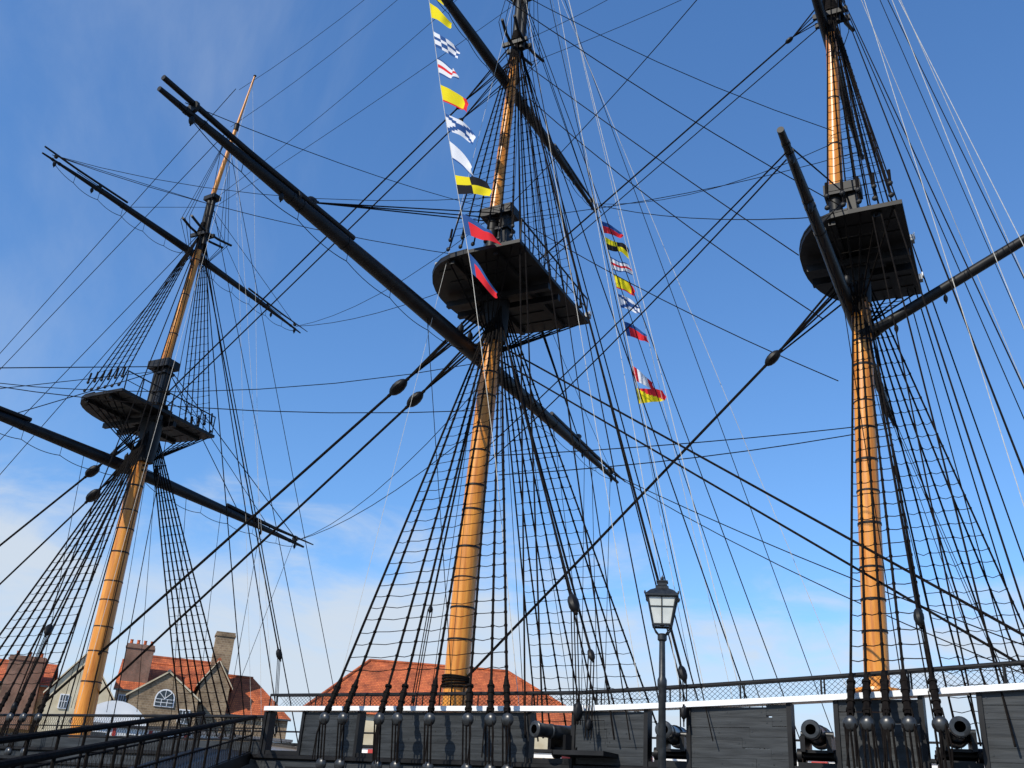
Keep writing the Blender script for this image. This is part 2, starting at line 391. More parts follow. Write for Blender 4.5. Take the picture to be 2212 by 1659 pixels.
# ------------------------------------------------------------ yards
ya=math.radians(4.4); D=V((-math.sin(ya),math.cos(ya),0))
def yard(C,k,t0,t1,rm,re,boom=True,foot=True,br=.1):
    C=V((C[0]*k,C[1]*k,1.6+(C[2]-1.6)*k)); t0*=k;t1*=k
    mid=(t0+t1)/2; N=20; pts=[];rr=[]
    for i in range(N+1):
        t=lerp(t0,t1,i/N); u=abs(2*i/N-1); pts.append(C+D*t-V((0,0,(.22*u*u if boom else 0)))); rr.append(lerp(rm,re,u**1.7))
    spars.tube(pts,rr,'black',14)
    Lh=(t1-t0)/2
    for s in (-1,1):
        for q in (.06,.1,.33,.36,.5): 
            u=1-q; c=C+D*(mid+s*Lh*u)-V((0,0,(.22*u*u if boom else 0))); r=lerp(rm,re,u**1.7)+.015
            spars.tube([c-D*.05,c+D*.05],r,'black',12)
        if boom:
            o=V((.05,0,.12))
            e_=1.0 if s<0 else 1.06
            spars.tube([C+D*(mid+s*Lh*.48)+o+V((0,0,rm*.55)),C+D*(mid+s*Lh*.8)+o,C+D*(mid+s*Lh*e_)+o],[br,br*.95,br*(.75 if s<0 else .35)],'black',10)
            for q in (.66,.93):
                c=C+D*(mid+s*Lh*q)+o-V((0,0,.1)); spars.tube([c-D*.05,c+D*.05],br*1.9,'black',8)
        for q in (.93,.7): block(rig,C+D*(mid+s*Lh*q)+V((.1,0,-.42)),.14)
        if foot:
            a=C+D*(mid+s*Lh*.96)+V((.1,0,-.25)); c=C+D*(mid+s*.4)+V((.1,0,-.3))
            n=6; prev=a
            for i in range(1,n+1):
                nx=a.lerp(c,i/n); nx=nx+V((0,0,-.42 if i<n else 0))
                rig.tube(sag(prev,nx,.12),.016,'rope',4,False)
                if i<n: rig.tube([nx,a.lerp(c,i/n)+V((0,0,.05))],.012,'rope',4,False)
                prev=nx
    spars.tube([C+D*lerp(t0,t1,.1)+V((0,0,re)),C+V((0,0,rm+.06)),C+D*lerp(t0,t1,.9)+V((0,0,re))],.018,'rope',5)
    return C,t0,t1
Ym=yard((-19.34,27.7,17.68),1.03,-16.7,14.0,.31,.07)
Ymt=yard((-19.1,27.7,30.8),1.015,-10.5,9.6,.24,.06,True,True,.07)
Yz=yard((-5.62,27.7,16.31),1.03,-9.9,8.0,.19,.085,False)
Yzt=yard((-5.67,27.7,27.65),1.02,-7,7,.17,.08,False)
Yf=yard((-38.52,27.7,15.6),1.015,-12.7,12.5,.28,.06)
Yft=yard((-38.51,27.7,27.77),1.01,-9.2,9.2,.19,.04,True,True,.055)
def yp(Y,t): return Y[0]+D*t
gd=V((4.5,0,2.1)).normalized(); g0=V((-5.0,CY,16.0))
spars.tube([g0,g0+gd*4.5,g0+gd*10],[.17,.15,.08],'black',12)
spars.tube([g0-gd*.5+V((0,-.3,0)),g0+gd*.6],.12,'black',8); spars.tube([g0-gd*.5+V((0,.3,0)),g0+gd*.6],.12,'black',8)
for t in (.6,2.2,5): block(rig,g0+gd*t+V((0,0,-.35)),.13)
for Y,x,w in ((Ym,-19,.5),(Yf,-38.5,.5),(Yz,-5.4,.35)):
    c=Y[0]; a=V((x,CY,c.z)); cc=c-D*((c.y-CY))
    for dz in (-.12,.12): spars.tube([cc+D*w+V((0,0,dz)),a+V((w*.8,.0,dz)),cc-D*w+V((0,0,dz))],.06,'rope',6)
    for t in (-1.3,-.6,.6,1.3): block(rig,cc+D*t+V((.15,0,.4)),.2)
spars.obj('masts_and_yards',ship)

# ------------------------------------------------------------ shrouds and ratlines
def shrouds(apex,bott,r,zlo,zhi,dz=.38,skip=(),spread=.25,ratr=.0115,sg=.03):
    n=len(bott); lines=[]
    for i,bp in enumerate(bott):
        a=V(apex)+V((spread*(i/(max(1,n-1))-.5),0,.05*i)); lines.append((a,V(bp))); sh.tube([a,a.lerp(V(bp),.5),bp],r,'rope',6,False)
    z=zlo
    while z<zhi:
        for i in range(n-1):
            if i in skip: continue
            P=[]
            for a,bb in (lines[i],lines[i+1]):
                t=(a.z-z)/(a.z-bb.z); P.append(a.lerp(bb,t))
            if (P[0]-P[1]).length<.06: continue
            s=(P[0]-P[1]).length*sg*random.uniform(.3,1.8)
            m=(P[0]+P[1])/2-V((0,0,s+random.uniform(-.01,.03)))
            rat.tube([P[0]+V((0,0,random.uniform(-.02,.02))),m,P[1]],ratr,'rat',4,False)
            if random.random()<.9:
                rat.tube([P[1]-V((0,0,.03)),P[1]+V((0,0,.03))],r*1.4,'rope',5,False)
        z+=dz*random.uniform(.93,1.07)
    return lines
def ext(apex,pt,z):
    a=V(apex);p_=V(pt); t=(a.z-z)/(a.z-p_.z); return a.lerp(p_,t)
def deadeyes(bl,y_out,ap_,big=.17,zup=1.15):
    for bp in bl:
        bp=V(bp); d=(V(ap_)-bp).normalized(); zu=zup*random.uniform(.8,1.1)
        sh.tube([bp+d*zu,bp+d*(zu-.3),bp+d*.55,bp+d*.2],[.045,.085,.07,.08],'rope',8)
        for q in (.95,.75,.5,.3): sh.tube([bp+d*(q-.03),bp+d*(q+.03)],.095,'rope',8)
        sh.ell(bp,(big,0,0),(0,big*.6,0),(0,0,big),'iron',12,8)
        lo=V((bp.x+.05,y_out,2.8))
        sh.ell(lo,(big,0,0),(0,big*.6,0),(0,0,big),'iron',12,8)
        for dx in (-.1,0,.1): sh.tube([bp+V((dx,-.05,0)),lo+V((dx,-.03,0))],.024,'rope',5,False)
        for q in range(random.randint(1,3)):
            e=random.uniform(-.1,.22); sh.tube([bp+d*.35+V((e*.5,-.08,0)),bp+V((e,-.12,-.4)),bp+V((e+random.uniform(-.06,.06),-.1,-random.uniform(.6,1.15)))],.018,'rope',5,False)
        sh.tube([lo,V((bp.x+.1,y_out+.25,1.6))],.03,'black',5,False)
zb=3.95
ap=(-18.85,27.6,19.9)
nb=[ext(ap,(x,21.7,5.2),zb) for x in (-19.05,-18.45,-17.3,-16.75,-15.8,-14.72,-14.1,-13.65)]
shrouds(ap,nb,.038,5.3,18.9); deadeyes(nb,21.25,ap)
sh.box(-20.2,-13.0,21.15,21.98,2.6,2.7,'black')
fbm=[(x,33.9,4.6) for x in (-19.7,-19.1,-18.4,-17.6,-16.9,-16.1,-15.3,-14.6)]
shrouds((-18.85,27.8,19.9),fbm,.036,5.3,18.9); 
apz=(-5.4,27.6,18.0)
nz=[ext(apz,(x,22,5.2),zb) for x in (-5.15,-4.85,-4.5,-4.12,-3.6)]
nz=[V((p_.x,p_.y-.1,p_.z)) for p_ in nz]
shrouds(apz,nz,.03,5.3,17.2,.36); deadeyes(nz,21.3,apz,.16)
sh.box(-5.8,-2.9,21.2,21.98,2.6,2.7,'black')
fz=[(x,33.4,4.8) for x in (-4.9,-4.3,-3.7,-3.1,-2.4,-1.8)]
shrouds((-5.4,27.8,18.0),fz,.028,5.3,17.2,.36,(),.25,.012,.09)
apf=(-38.4,27.6,17.7)
nf=[ext(apf,(x,22.1,5.0),zb) for x in (-38.4,-37.6,-36.8,-36,-35.2,-34.4,-33.7,-32.9)]
shrouds(apf,nf,.038,5.2,16.6); deadeyes(nf,21.4,apf)
sh.box(-39.5,-32.3,21.3,22.4,2.6,2.7,'black')
ff=[(x,33.6,4.5) for x in (-39,-38.4,-37.8,-37.2,-36.6,-36,-35.4)]
shrouds((-38.4,27.8,17.7),ff,.036,5.2,16.6)
def topshrouds(P,L,W,z,xm,zlow,apex,n,r=.026):
    for s in (-1,1):
        lo=[];bt=[]
        for i in range(n):
            f=lerp(L*.12,-L*.42,i/(n-1)); bt.append(P(f,s*W*.97,.35)); 
            lo.append((V((xm,CY+s*.42,zlow)),P(f,s*W*.96,-.1)))
            sh.ell(P(f,s*W*.99,.3),(.09,0,0),(0,.06,0),(0,0,.09),'black',8,6)
            sh.ell(P(f,s*W*.97,.75),(.08,0,0),(0,.06,0),(0,0,.09),'black',8,6)
            sh.tube([P(f,s*W*.97,.75),P(f,s*W*.95,1.25)],.045,'rope',6)
        for a,c in lo: sh.tube([a,c],.03,'rope',5,False)
        for q in (.2,.35,.5,.65,.8):
            pts=[a.lerp(c,q) for a,c in lo]; rat.tube(pts,.014,'rat',4,False)
        shrouds((apex[0],CY+s*.15,apex[1]),bt,r,z+1.0,apex[1]-1.0,.37,(),.2,.011,.03)
topshrouds(Pm,Lm,3.25,20.5,-18.85,18.2,(-19.0,33.2),6,.03)
topshrouds(Pz,Lz,2.75,18.55,-5.4,16.4,(-5.5,28.6),5)
topshrouds(Pf,Lf,3.05,18.5,-38.4,16.3,(-37.9,28.5),6)
for x,z,w,zt2 in ((-37.85,28.75,1.45,35.2),(-19,33.45,1.45,42),(-5.5,28.85,1.1,37)):
    for s in (-1,1):
        for dx in (-.2,.15,.45):
            rope(sh,V((x,CY,z))+AT*(s*w)+V((dx,0,0)),(x+.3,CY,zt2),.014)
            rope(sh,V((x,CY,z))+AT*(s*w)+V((dx,0,0)),(x,CY+s*.2,z-2.2),.016)
sh.obj('shrouds_and_deadeyes',ship); rat.obj('ratlines',ship)

# ------------------------------------------------------------ stays, backstays, braces
def stay(a,c,r=.05,bq=None,br=.45):
    a=V(a);c=V(c); d=(c-a).normalized()
    if bq:
        m=a+d*bq; block(rig,m,br,d); rope(rig,m,c,r)
        for s in (-.3,.3): rope(rig,a+V((0,s,.15)),m-d*br,r*.8); rope(rig,a+V((0,s,-.15)),m-d*br,r*.6)
    else: rope(rig,a,c,r)
stay((-19,27.6,20.2),(-41.4,27.5,5.0),.06,5.2)
stay((-19,27.9,19.4),(-39.6,28.0,4.6),.052,4.5,.42)
stay((-5.4,27.7,18.2),(-18.95,27.7,6.0),.047,3.8,.32)
stay((-5.4,27.9,17.6),(-8.5,27.9,15.6),.03)
stay((-38.6,27.7,18),(-58.5,27.7,7.6),.055,4)
stay((-38.6,27.9,17.2),(-54,27.9,6.6),.045,4)
for z0,x1,z1,r in ((32.9,-38,19.6,.037),(31.9,-37.9,18.8,.032)): stay((-19.2,27.7,z0),(x1,27.8,z1),r,3.2,.26)
stay((-5.7,27.7,29.2),(-18.3,27.7,20.9),.032,1.6,.17)
stay((-5.7,27.7,28.6),(-18.2,27.5,20.3),.02)
for z0,x1,z1 in ((29,-64,9.6),(28,-60,8.2),(35.3,-70,11.6),(38.4,-70,11.6)): rope(rig,(-37.9,CY,z0),(x1,CY,z1),.02)
for z0,z1,s in ((40,30.8,.5),(44,35.6,.9),(36,30.2,.2),(46,38.2,1.)): rope(rig,(-19,CY,z0),(-37.6,CY,z1),.012,'rope',s)
for z0,z1,s in ((36.5,33.4,.6),(39,36.,.8),(33,32,.3)): rope(rig,(-5.5,CY,z0),(-18.9,CY,z1),.012,'rope',s)
rope(rig,(-18.4,27.3,18.0),(-1.6,22.2,5.6),.034); rope(rig,(-18.4,27.2,17.4),(-1.7,22.1,5.0),.031)
rope(rig,(-18.3,27.7,31.8),(-7.2,27.7,19.2),.02,'rope',.1); rope(rig,(-18.3,27.9,30.2),(-6.8,28.6,17.2),.02,'rope',.4); rope(rig,(-18.3,28.2,24),(-6.6,29.2,15.2),.018,'rope',.3)
tip=lambda Y,s:(yp(Y,Y[1]*.95) if s<0 else yp(Y,Y[2]*.95))
for s in (-1,1):
    rope(rig,tip(Yz,s)+V((0,0,-.3)),(-18.8,CY+s*.3,13.9),.02,'rope',.15); rope(rig,tip(Yz,s)+V((0,0,-.5)),(-18.6,CY+s*.5,13.2),.02,'rope',.25)
    rope(rig,tip(Yf,s),(-19,CY+s*.3,15.5),.018,'rope',.7); rope(rig,tip(Yf,s),(-19,CY+s*.3,17.5),.016,'rope',1.1)
    rope(rig,tip(Yft,s),(-19.1,CY+s*.3,22),.016,'rope',.6); rope(rig,tip(Yft,s),(-19.1,CY+s*.3,25),.014,'rope',1.0)
    rope(rig,tip(Yft,s),(-37.9,CY,30.6),.015); rope(rig,tip(Yft,s)*.5+yp(Yft,0)*.5,(-37.9,CY,30.4),.013)
    rope(rig,tip(Yf,s),(-38.2,CY,21.1),.024); rope(rig,tip(Yf,s)*.6+yp(Yf,0)*.4,(-38.2,CY,21),.022); rope(rig,tip(Yf,s)*.8+yp(Yf,0)*.2,(-38.2,CY,20.9),.018)
    q=tip(Ym,s)*.68+yp(Ym,0)*.32
    for dz in (0,.25,-.2): rope(rig,q+V((0,0,.3)),(-19,CY+s*.2,24.0+dz),.024)
    block(rig,q+V((0,0,.35)),.25,(0,1,.5))
    rope(rig,tip(Ym,s),(-18.9,CY,24.4),.012,'rope',.3)
    rope(rig,tip(Ymt,s),(-19,CY,36),.018); rope(rig,tip(Ymt,s),(-5.7,CY+s*.3,20.5),.018,'rope',.5); rope(rig,tip(Ymt,s),(-5.7,CY+s*.3,23.5),.014,'rope',.8)
    rope(rig,tip(Yz,s),(-5.5,CY,21.),.022); rope(rig,tip(Yz,s)*.6+yp(Yz,0)*.4,(-5.5,CY,21),.02)
    rope(rig,tip(Yzt,s),(-18.8,CY+s*.3,24.2),.016,'rope',.4); rope(rig,tip(Yzt,s),(-5.5,CY,31),.018)
rope(rig,tip(Ym,1),(0,32.8,6.2),.022,'rope',.3); rope(rig,tip(Ym,1),(-1.5,32.8,6.),.02,'rope',.5)
rope(rig,tip(Ym,1)*.8+yp(Ym,0)*.2,(-17,33.6,4.5),.014); 
for Y,xx in ((Ym,-18.6),(Yf,-37.8),(Yz,-5.2)):
    for s in (-1,1):
        for q in (.25,.45,.7,.93):
            p0=yp(Y,(Y[1] if s<0 else Y[2])*q); 
            if s>0 or q<.3: rope(rig,p0,(xx+random.uniform(.2,2.8),CY+s*random.uniform(3,5.4),4.3),.013)
def backs(x,z,xb,side,r=.022,k='rope',zb_=3.6,n=1):
    rope(rig if k=='rope' else hal,(x,CY+side*.1,z),(xb,CY+side*(5.95 if side<0 else 5.9),zb_),r,k)
for sd in (-1,1):
    for z,xb,r in ((33.2,-13.0,.026),(33.3,-12.5,.026),(33.1,-10.6,.024),(36.2,-9.3,.018),(42,-8.2,.014),(36,-10.2,.016)): backs(-18.9,z,xb,sd,r)
    for z,xb,r in ((28.5,-2.2,.024),(28.6,-1.3,.024),(31,-.3,.018),(31.1,.6,.018),(37,1.5,.014),(28.5,-2.8,.02)): backs(-5.45,z,xb,sd,r)
    for z,xb,r in ((28.6,-32.2,.026),(28.7,-31.2,.026),(30.9,-30,.018),(35.3,-28.6,.016),(28.6,-34.4,.026)): backs(-37.9,z,xb,sd,r)
def pend(a,m,e,br=.26):
    a=V(a);m=V(m);e=V(e); rope(rig,a,m,.034); block(rig,m,br,(m-a)); 
    for s in (-.08,0,.08): rope(rig,m+V((s,0,0)),e+V((s,0,0)),.016)
    block(rig,e+V((0,0,.3)),br*.75)
pend((-18.7,27.5,19.6),(-12.0,22.1,6.9),(-11.5,21.6,3.9),.3); pend((-18.7,27.5,19.6),(-11.45,22.1,5.6),(-11.2,21.6,3.6),.18)
pend((-5.35,27.5,17.8),(-3.75,22.2,6.2),(-3.5,21.7,3.9),.22)
pend((-38.3,27.5,17.5),(-34.6,22.6,7.2),(-34.2,21.8,4.0),.26); pend((-37.8,27.8,28),(-32.9,33.0,8.0),(-32.8,33.4,4.5),.26)
pend((-18.9,27.5,33),(-9.0,22.0,5.1),(-8.9,21.8,3.9),.2)
pend((-19.3,27.3,16),(-17.2,23.,7.2),(-17.1,22.5,4.3),.13)
rig.box(-11.9,-10.6,21.2,21.98,3.2,3.3,'black')
for x,z0,z1 in ((-19.0,17.5,5),(-18.5,30,22),(-38.2,16,5)):
    for i in range(6):
        a=random.uniform(0,6.28); rope(rig,(x+.5*math.cos(a),CY+.5*math.sin(a),z0),(x+1.6*math.cos(a)+.6,CY+1.6*math.sin(a),z1),.012)
rig.obj('stays_braces_and_blocks',ship)
def hl(a,c,r=.009,s=.0): rope(hal,a,c,r,'hemp',s,4)
for (a,c) in (((-18.7,27.7,44),(-9.2,22.4,4.6)),((-18.6,27.7,44),(-7.8,22.4,4.8)),((-18.6,27.7,41),(-8.6,22.3,4.8)),((-18.7,27.6,36),(-10.2,22.3,4.6)),((-18.7,27.6,40),(-19.8,22.4,4.8)),
    ((-18.6,27.9,40),(-7.5,33,5)),((-18.6,27.9,44),(-11.5,33,5)),
    ((-5.4,27.7,40),(.4,22.4,5)),((-5.4,27.7,38),(1.6,22.4,5)),((-5.4,27.7,37),(-1.0,22.4,5)),((-5.4,27.9,40),(1.8,33,5)),((-5.4,27.9,34),(.5,33,5)),
    ((-36.6,27.7,38.2),(-31.5,22.4,4.2)),((-36.6,27.7,38.4),(-33.2,33,4.6)),((-37.1,27.7,35),(-33.8,33,4.6)),((-37.1,27.7,35),(-32.4,33,4.6))): hl(a,c)
hal.obj('halyards',ship)

# ------------------------------------------------------------ signal flags
def flagstring(name,Y0,pts,flags,size,fly=1.6):
    mb=MB(); P=[V((x,Y0,z)) for x,z in pts]
    mb.tube(P,.011,'hemp',5,False)
    def at(z):
        for a,c in zip(P,P[1:]):
            if c.z<=z<=a.z: return a.lerp(c,(a.z-z)/(a.z-c.z))
    for z,kind,droop,fl in flags:
        hz=size*.85; a=at(z); c=at(z-hz); 
        U=V((math.cos(fl)*math.cos(droop),math.sin(fl)*math.cos(droop),-math.sin(droop)))*size*fly*random.uniform(.9,1.08)
        n=18;m=10; b0=len(mb.v); ph=random.uniform(0,6)
        side=V((0,0,1)).cross(U).normalized(); fr=random.uniform(5,8)
        for i in range(n+1):
            u=i/n
            for j in range(m+1):
                v=j/m
                hgt=a.lerp(c,v)
                w=math.sin(u*fr+ph+v*1.5)*.14*u**.7*size+math.sin(u*13+v*3+ph)*.045*u
                p_=hgt+U*u*(1-.12*abs(math.sin(ph+v*2))*u)+side*w+V((0,0,1))*(.10*math.sin(u*5+ph*1.7+v)*u*size-.16*u*u*size*(1-v*.4))
                p_=p_+(a-c)*((v-.5)*.28*u*(1+.5*math.sin(ph*2)))
                mb.v.append(tuple(p_))
        for i in range(n):
            for j in range(m):
                u=(i+.5)/n;v=(j+.5)/m
                k=kind(u,v); q=b0+i*(m+1)+j
                mb.face([q,q+m+1,q+m+2,q+1],k)
    return mb.obj(name)
Y_=lambda u,v:'fy'
checks=lambda u,v:'fb' if (int(u*3.99)+int(v*3.99))%2 else 'fw'
ch=lambda u,v:'fr' if .38<v<.62 else ('fb' if v>.85 or v<.12 else 'fw')
yr=lambda u,v:'fr' if u>.78 or v>.9 else 'fy'
salt=lambda u,v:'fb' if abs(u-v)<.13 or abs(1-u-v)<.13 else 'fw'
wb=lambda u,v:'fb' if v>.85 else 'fw'
yk=lambda u,v:'fy' if (u<.5)==(v<.5) else 'fk'
br_=lambda u,v:'fb' if v<.4 else 'fr'
brb=lambda u,v:'fb' if (v<.28 or u<.14) else 'fr'
wr=lambda u,v:'fr' if (u<.25 or .8<u) else 'fw'
ry=lambda u,v:'fr' if (v<u) else 'fy'
L1=[(-22.2,38),(-21.3,34),(-20.0,28.4),(-18.8,23.7),(-17.6,19.2),(-16.0,12),(-14.6,4.6)]
flagstring('signal_flag_string',24,L1,[(34.9,ry,.7,.3),(33.55,Y_,.75,.1),(31.75,checks,.7,.2),(30.15,ch,.7,-.1),(28.6,yr,.62,.2),(27.0,salt,.62,.2),(25.5,wb,.8,.1),(23.75,yk,.35,.0),(21.85,brb,.5,.1),(20.1,brb,.85,.2)],1.12)
L2=[(-18.6,30.5),(-18.2,28.8),(-17.8,27.4),(-17.1,24.5),(-16.5,21.8),(-15.9,18.6),(-14.6,12),(-13.2,5)]
flagstring('signal_flag_string',34,L2,[(27.5,br_,.45,.2),(26.55,yk,.5,.2),(25.4,ch,.5,.0),(24.4,yr,.55,.2),(23.35,salt,.5,.1),(21.9,brb,.45,.2),(19.7,wr,.6,.2),(18.6,ry,.05,.1)],.86,1.4)

# ------------------------------------------------------------ cannons
def cannon(x,y,z,rot=0.):
    mb=MB(); Dn=V((math.sin(rot),-math.cos(rot),0)); Sx=V((math.cos(rot),math.sin(rot),0)); O=V((x,y,z))
    prof=[(-1.0,.0),(-.98,.06),(-.92,.08),(-.86,.05),(-.84,.23),(-.78,.25),(-.74,.225),(-.3,.205),(-.28,.225),(-.22,.225),(-.2,.19),(.42,.155),(.43,.175),(.48,.175),(.5,.155),(.82,.165),(.90,.195),(.96,.195),(.98,.17),(.981,.105)]
    mb.tube([O+Dn*a for a,_ in prof],[max(r,.001) for _,r in prof],'iron',24,False)
    mb.tube([O+Dn*a for a in (.981,.6,.599)],[.105,.10,.001],'bore',24,False)
    mb.tube([O+Sx*.34-Dn*.1,O-Sx*.34-Dn*.1],.07,'iron',12)
    for s in (-1,1):
        mb.obox(O+Sx*.27*s-Dn*.35+V((0,0,-.22)),Sx*.05,Dn*.6,(0,0,.16),'black')
        mb.obox(O+Sx*.27*s-Dn*.6+V((0,0,-.06)),Sx*.048,Dn*.3,(0,0,.06),'black')
        for d in (-.1,-.8): c=O+Dn*d+Sx*.38*s+V((0,0,-.43)); mb.tube([c-Sx*.05,c+Sx*.05],.14,'black',14)
    for d in (-.1,-.8): mb.tube([O+Dn*d+Sx*.45+V((0,0,-.43)),O+Dn*d-Sx*.45+V((0,0,-.43))],.05,'black',8)
    mb.obox(O-Dn*.35+V((0,0,-.36)),Sx*.25,Dn*.5,(0,0,.03),'black')
    mb.obox(O+V((0,0,-.70))-Dn*.5,Sx*.4,Dn*.6,(0,0,.12),'black')
    return mb.obj('cannon')
cannon(-12.1,22.1,3.75,-.35); cannon(-9.35,22.2,3.78,.2); cannon(-6.05,22.2,3.82,.15); cannon(-3.25,22.2,3.9,.2); cannon(-.05,22.2,3.9)

# ------------------------------------------------------------ street lamp
lp=empty('street_lamp',(-5.16,11.93,0))
def child(mb,name,par,smooth=True):
    o=mb.obj(name,None,smooth); o.parent=par; return o
mb=MB()
mb.tube([(0,0,z) for z in (0,.1,.12,.8,.85,.95,1.0,3.3,3.34,3.42,3.46,3.9,3.92,3.98,4.0)],[.16,.16,.11,.085,.1,.1,.055,.045,.06,.06,.042,.038,.06,.06,.04],'lampblack',18)
child(mb,'post',lp)
mb=MB(); la=math.radians(33-12)
cx=V((math.cos(la),math.sin(la),0)); cy=V((-math.sin(la),math.cos(la),0))
def corner(s,t,w,z): return cx*s*w+cy*t*w+V((0,0,z))
z0,z1,w0,w1=4.10,4.46,.115,.185
cs=[(-1,-1),(1,-1),(1,1),(-1,1)]
for i in range(4):
    a,c=cs[i],cs[(i+1)%4]
    mb.tube([corner(*a,w0,z0),corner(*a,w1,z1)],.013,'lampblack',6)
    mb.tube([corner(*a,w0,z0),corner(*c,w0,z0)],.015,'lampblack',6)
    mb.tube([corner(*a,w1,z1),corner(*c,w1,z1)],.022,'lampblack',6)
    m0=(corner(*a,w0,z0)+corner(*c,w0,z0))/2; m1=(corner(*a,w1,z1)+corner(*c,w1,z1))/2
    mb.tube([m0,m1],.008,'lampblack',6)
    q=.62; wq=lerp(w0,w1,q); mb.tube([corner(*a,wq,lerp(z0,z1,q)),corner(*c,wq,lerp(z0,z1,q))],.008,'lampblack',6)
    mb.tube([corner(*a,w0,z0),corner(*a,w0*.75,z0-.07),(0,0,3.93)],.01,'lampblack',6)
def ring(w,z): return [corner(*a,w,z) for a in cs]
R=[ring(.215,4.455),ring(.215,4.475),ring(.15,4.54),ring(.085,4.575),ring(.085,4.60),ring(.062,4.62),ring(.062,4.66),ring(.075,4.665),ring(.075,4.68),ring(.02,4.70)]
for A,B in zip(R,R[1:]):
    for i in range(4): mb.poly([A[i],A[(i+1)%4],B[(i+1)%4],B[i]],'lampblack')
mb.poly(R[0][::-1],'lampblack'); mb.poly(R[-1],'lampblack')
mb.ell((0,0,4.72),(.022,0,0),(0,.022,0),(0,0,.03),'lampblack'); mb.tube([(0,0,4.74),(0,0,4.77)],[.01,.003],'lampblack',6)
for a in cs: mb.ell(corner(*a,.215,4.49),(.014,0,0),(0,.014,0),(0,0,.025),'lampblack',6,5)
child(mb,'lantern_frame',lp,False)
mb=MB()
for i in range(4):
    a,c=cs[i],cs[(i+1)%4]; mb.poly([corner(*a,w0-.004,z0),corner(*c,w0-.004,z0),corner(*c,w1-.004,z1),corner(*a,w1-.004,z1)],'glass')
child(mb,'glass_panes',lp,False)
mb=MB(); mb.ell((0,0,4.3),(.05,0,0),(0,.05,0),(0,0,.08),'white'); mb.tube([(0,0,4.1),(0,0,4.24)],.03,'lampblack',8); child(mb,'bulb',lp)

# ------------------------------------------------------------ gangway
gw=empty('gangway'); mb=MB()
A=V((-11.2,6.1,0.45)); B=V((-22.4,21.9,3.05)); gdv=(B-A); side=V((-gdv.y,gdv.x,0)).normalized()*1.5
mb.obox((A+B)/2+side/2,gdv/2,side/2,(0,0,.06),'black')
child(mb,'walkway',gw,False); mb=MB()
for s in (0,1):
    o=side*s
    mb.tube([A+o+V((0,0,1.15)),B+o+V((0,0,1.0))],.06,'rope',8); mb.tube([A+o+V((0,0,.6)),B+o+V((0,0,.5))],.025,'rope',6)
    mb.obox((A+B)/2+o+V((0,0,-.12)),gdv/2,side.normalized()*.05,(0,0,.16),'black')
    n=14
    for i in range(n+1):
        q=A.lerp(B,i/n)+o; mb.tube([q,q+V((0,0,1.12-.13*i/n))],.03,'rope',6)
        if i<n:
            q2=A.lerp(B,(i+1)/n)+o
            for j in range(6): mb.tube([q.lerp(q2,j/6)+V((0,0,.05)),q.lerp(q2,(j+1)/6)+V((0,0,.55))],.006,'rat',3); mb.tube([q.lerp(q2,(j+1)/6)+V((0,0,.05)),q.lerp(q2,j/6)+V((0,0,.55))],.006,'rat',3)
child(mb,'handrails',gw)

# ------------------------------------------------------------ background houses
HO=V((-70.6,47.3,0)); hu=V((.636,.772,0)); hw=V((-.772,.636,0))
def HP(a,w,z): return HO+hu*a+hw*w+V((0,0,z))
def hbox(mb,a0,a1,w0,w1,z0,z1,k): mb.obox(HP((a0+a1)/2,(w0+w1)/2,(z0+z1)/2),hu*(a1-a0)/2,hw*(w1-w0)/2,(0,0,(z1-z0)/2),k)
def gable(par,a0,a1,w0,w1,ze,za,wall,axis='w',roof='tiles',hip=0):
    m1=MB(); hbox(m1,a0,a1,w0,w1,0,ze,wall)
    m2=MB(); t=.14
    if axis=='w':
        am=(a0+a1)/2
        for w in (w0,w1): m1.poly([HP(a0,w,ze),HP(a1,w,ze),HP(am,w,za)],wall)
        for s,ae in ((-1,a0),(1,a1)):
            q=[HP(ae+s*.25,w0-.15,ze-.15),HP(ae+s*.25,w1+.15,ze-.15),HP(am,w1+.15,za+.06),HP(am,w0-.15,za+.06)]
            m2.poly(q,roof); m2.poly([p_+V((0,0,t)) for p_ in q],roof)
            m2.poly([q[0],q[3],q[3]+V((0,0,t)),q[0]+V((0,0,t))],'cream')
        m2.tube([HP(am,w0-.15,za+.16),HP(am,w1+.15,za+.16)],.14,roof,8)
    else:
        wm=(w0+w1)/2
        for a in ((a0,) if hip else (a0,a1)): m1.poly([HP(a,w0,ze),HP(a,w1,ze),HP(a,wm,za)],wall)
        for s,we in ((-1,w0),(1,w1)):
            q=[HP(a0-.2,we+s*.3,ze-.15),HP(a1+.2,we+s*.3,ze-.15),HP(a1+.2-hip,wm,za+.06),HP(a0-.2,wm,za+.06)]
            m2.poly(q,roof); m2.poly([p_+V((0,0,t)) for p_ in q],roof); m2.poly([q[0],q[1],q[1]+V((0,0,t)),q[0]+V((0,0,t))],'darkwin')
        if hip: m2.poly([HP(a1+.2,w0-.3,ze),HP(a1+.2,w1+.3,ze),HP(a1+.2-hip,wm,za+.2)],roof)
        m2.tube([HP(a0-.2,wm,za+.16),HP(a1+.2-hip,wm,za+.16)],.14,roof,8)
    child(m1,'walls',par,False); child(m2,'roof',par,False)
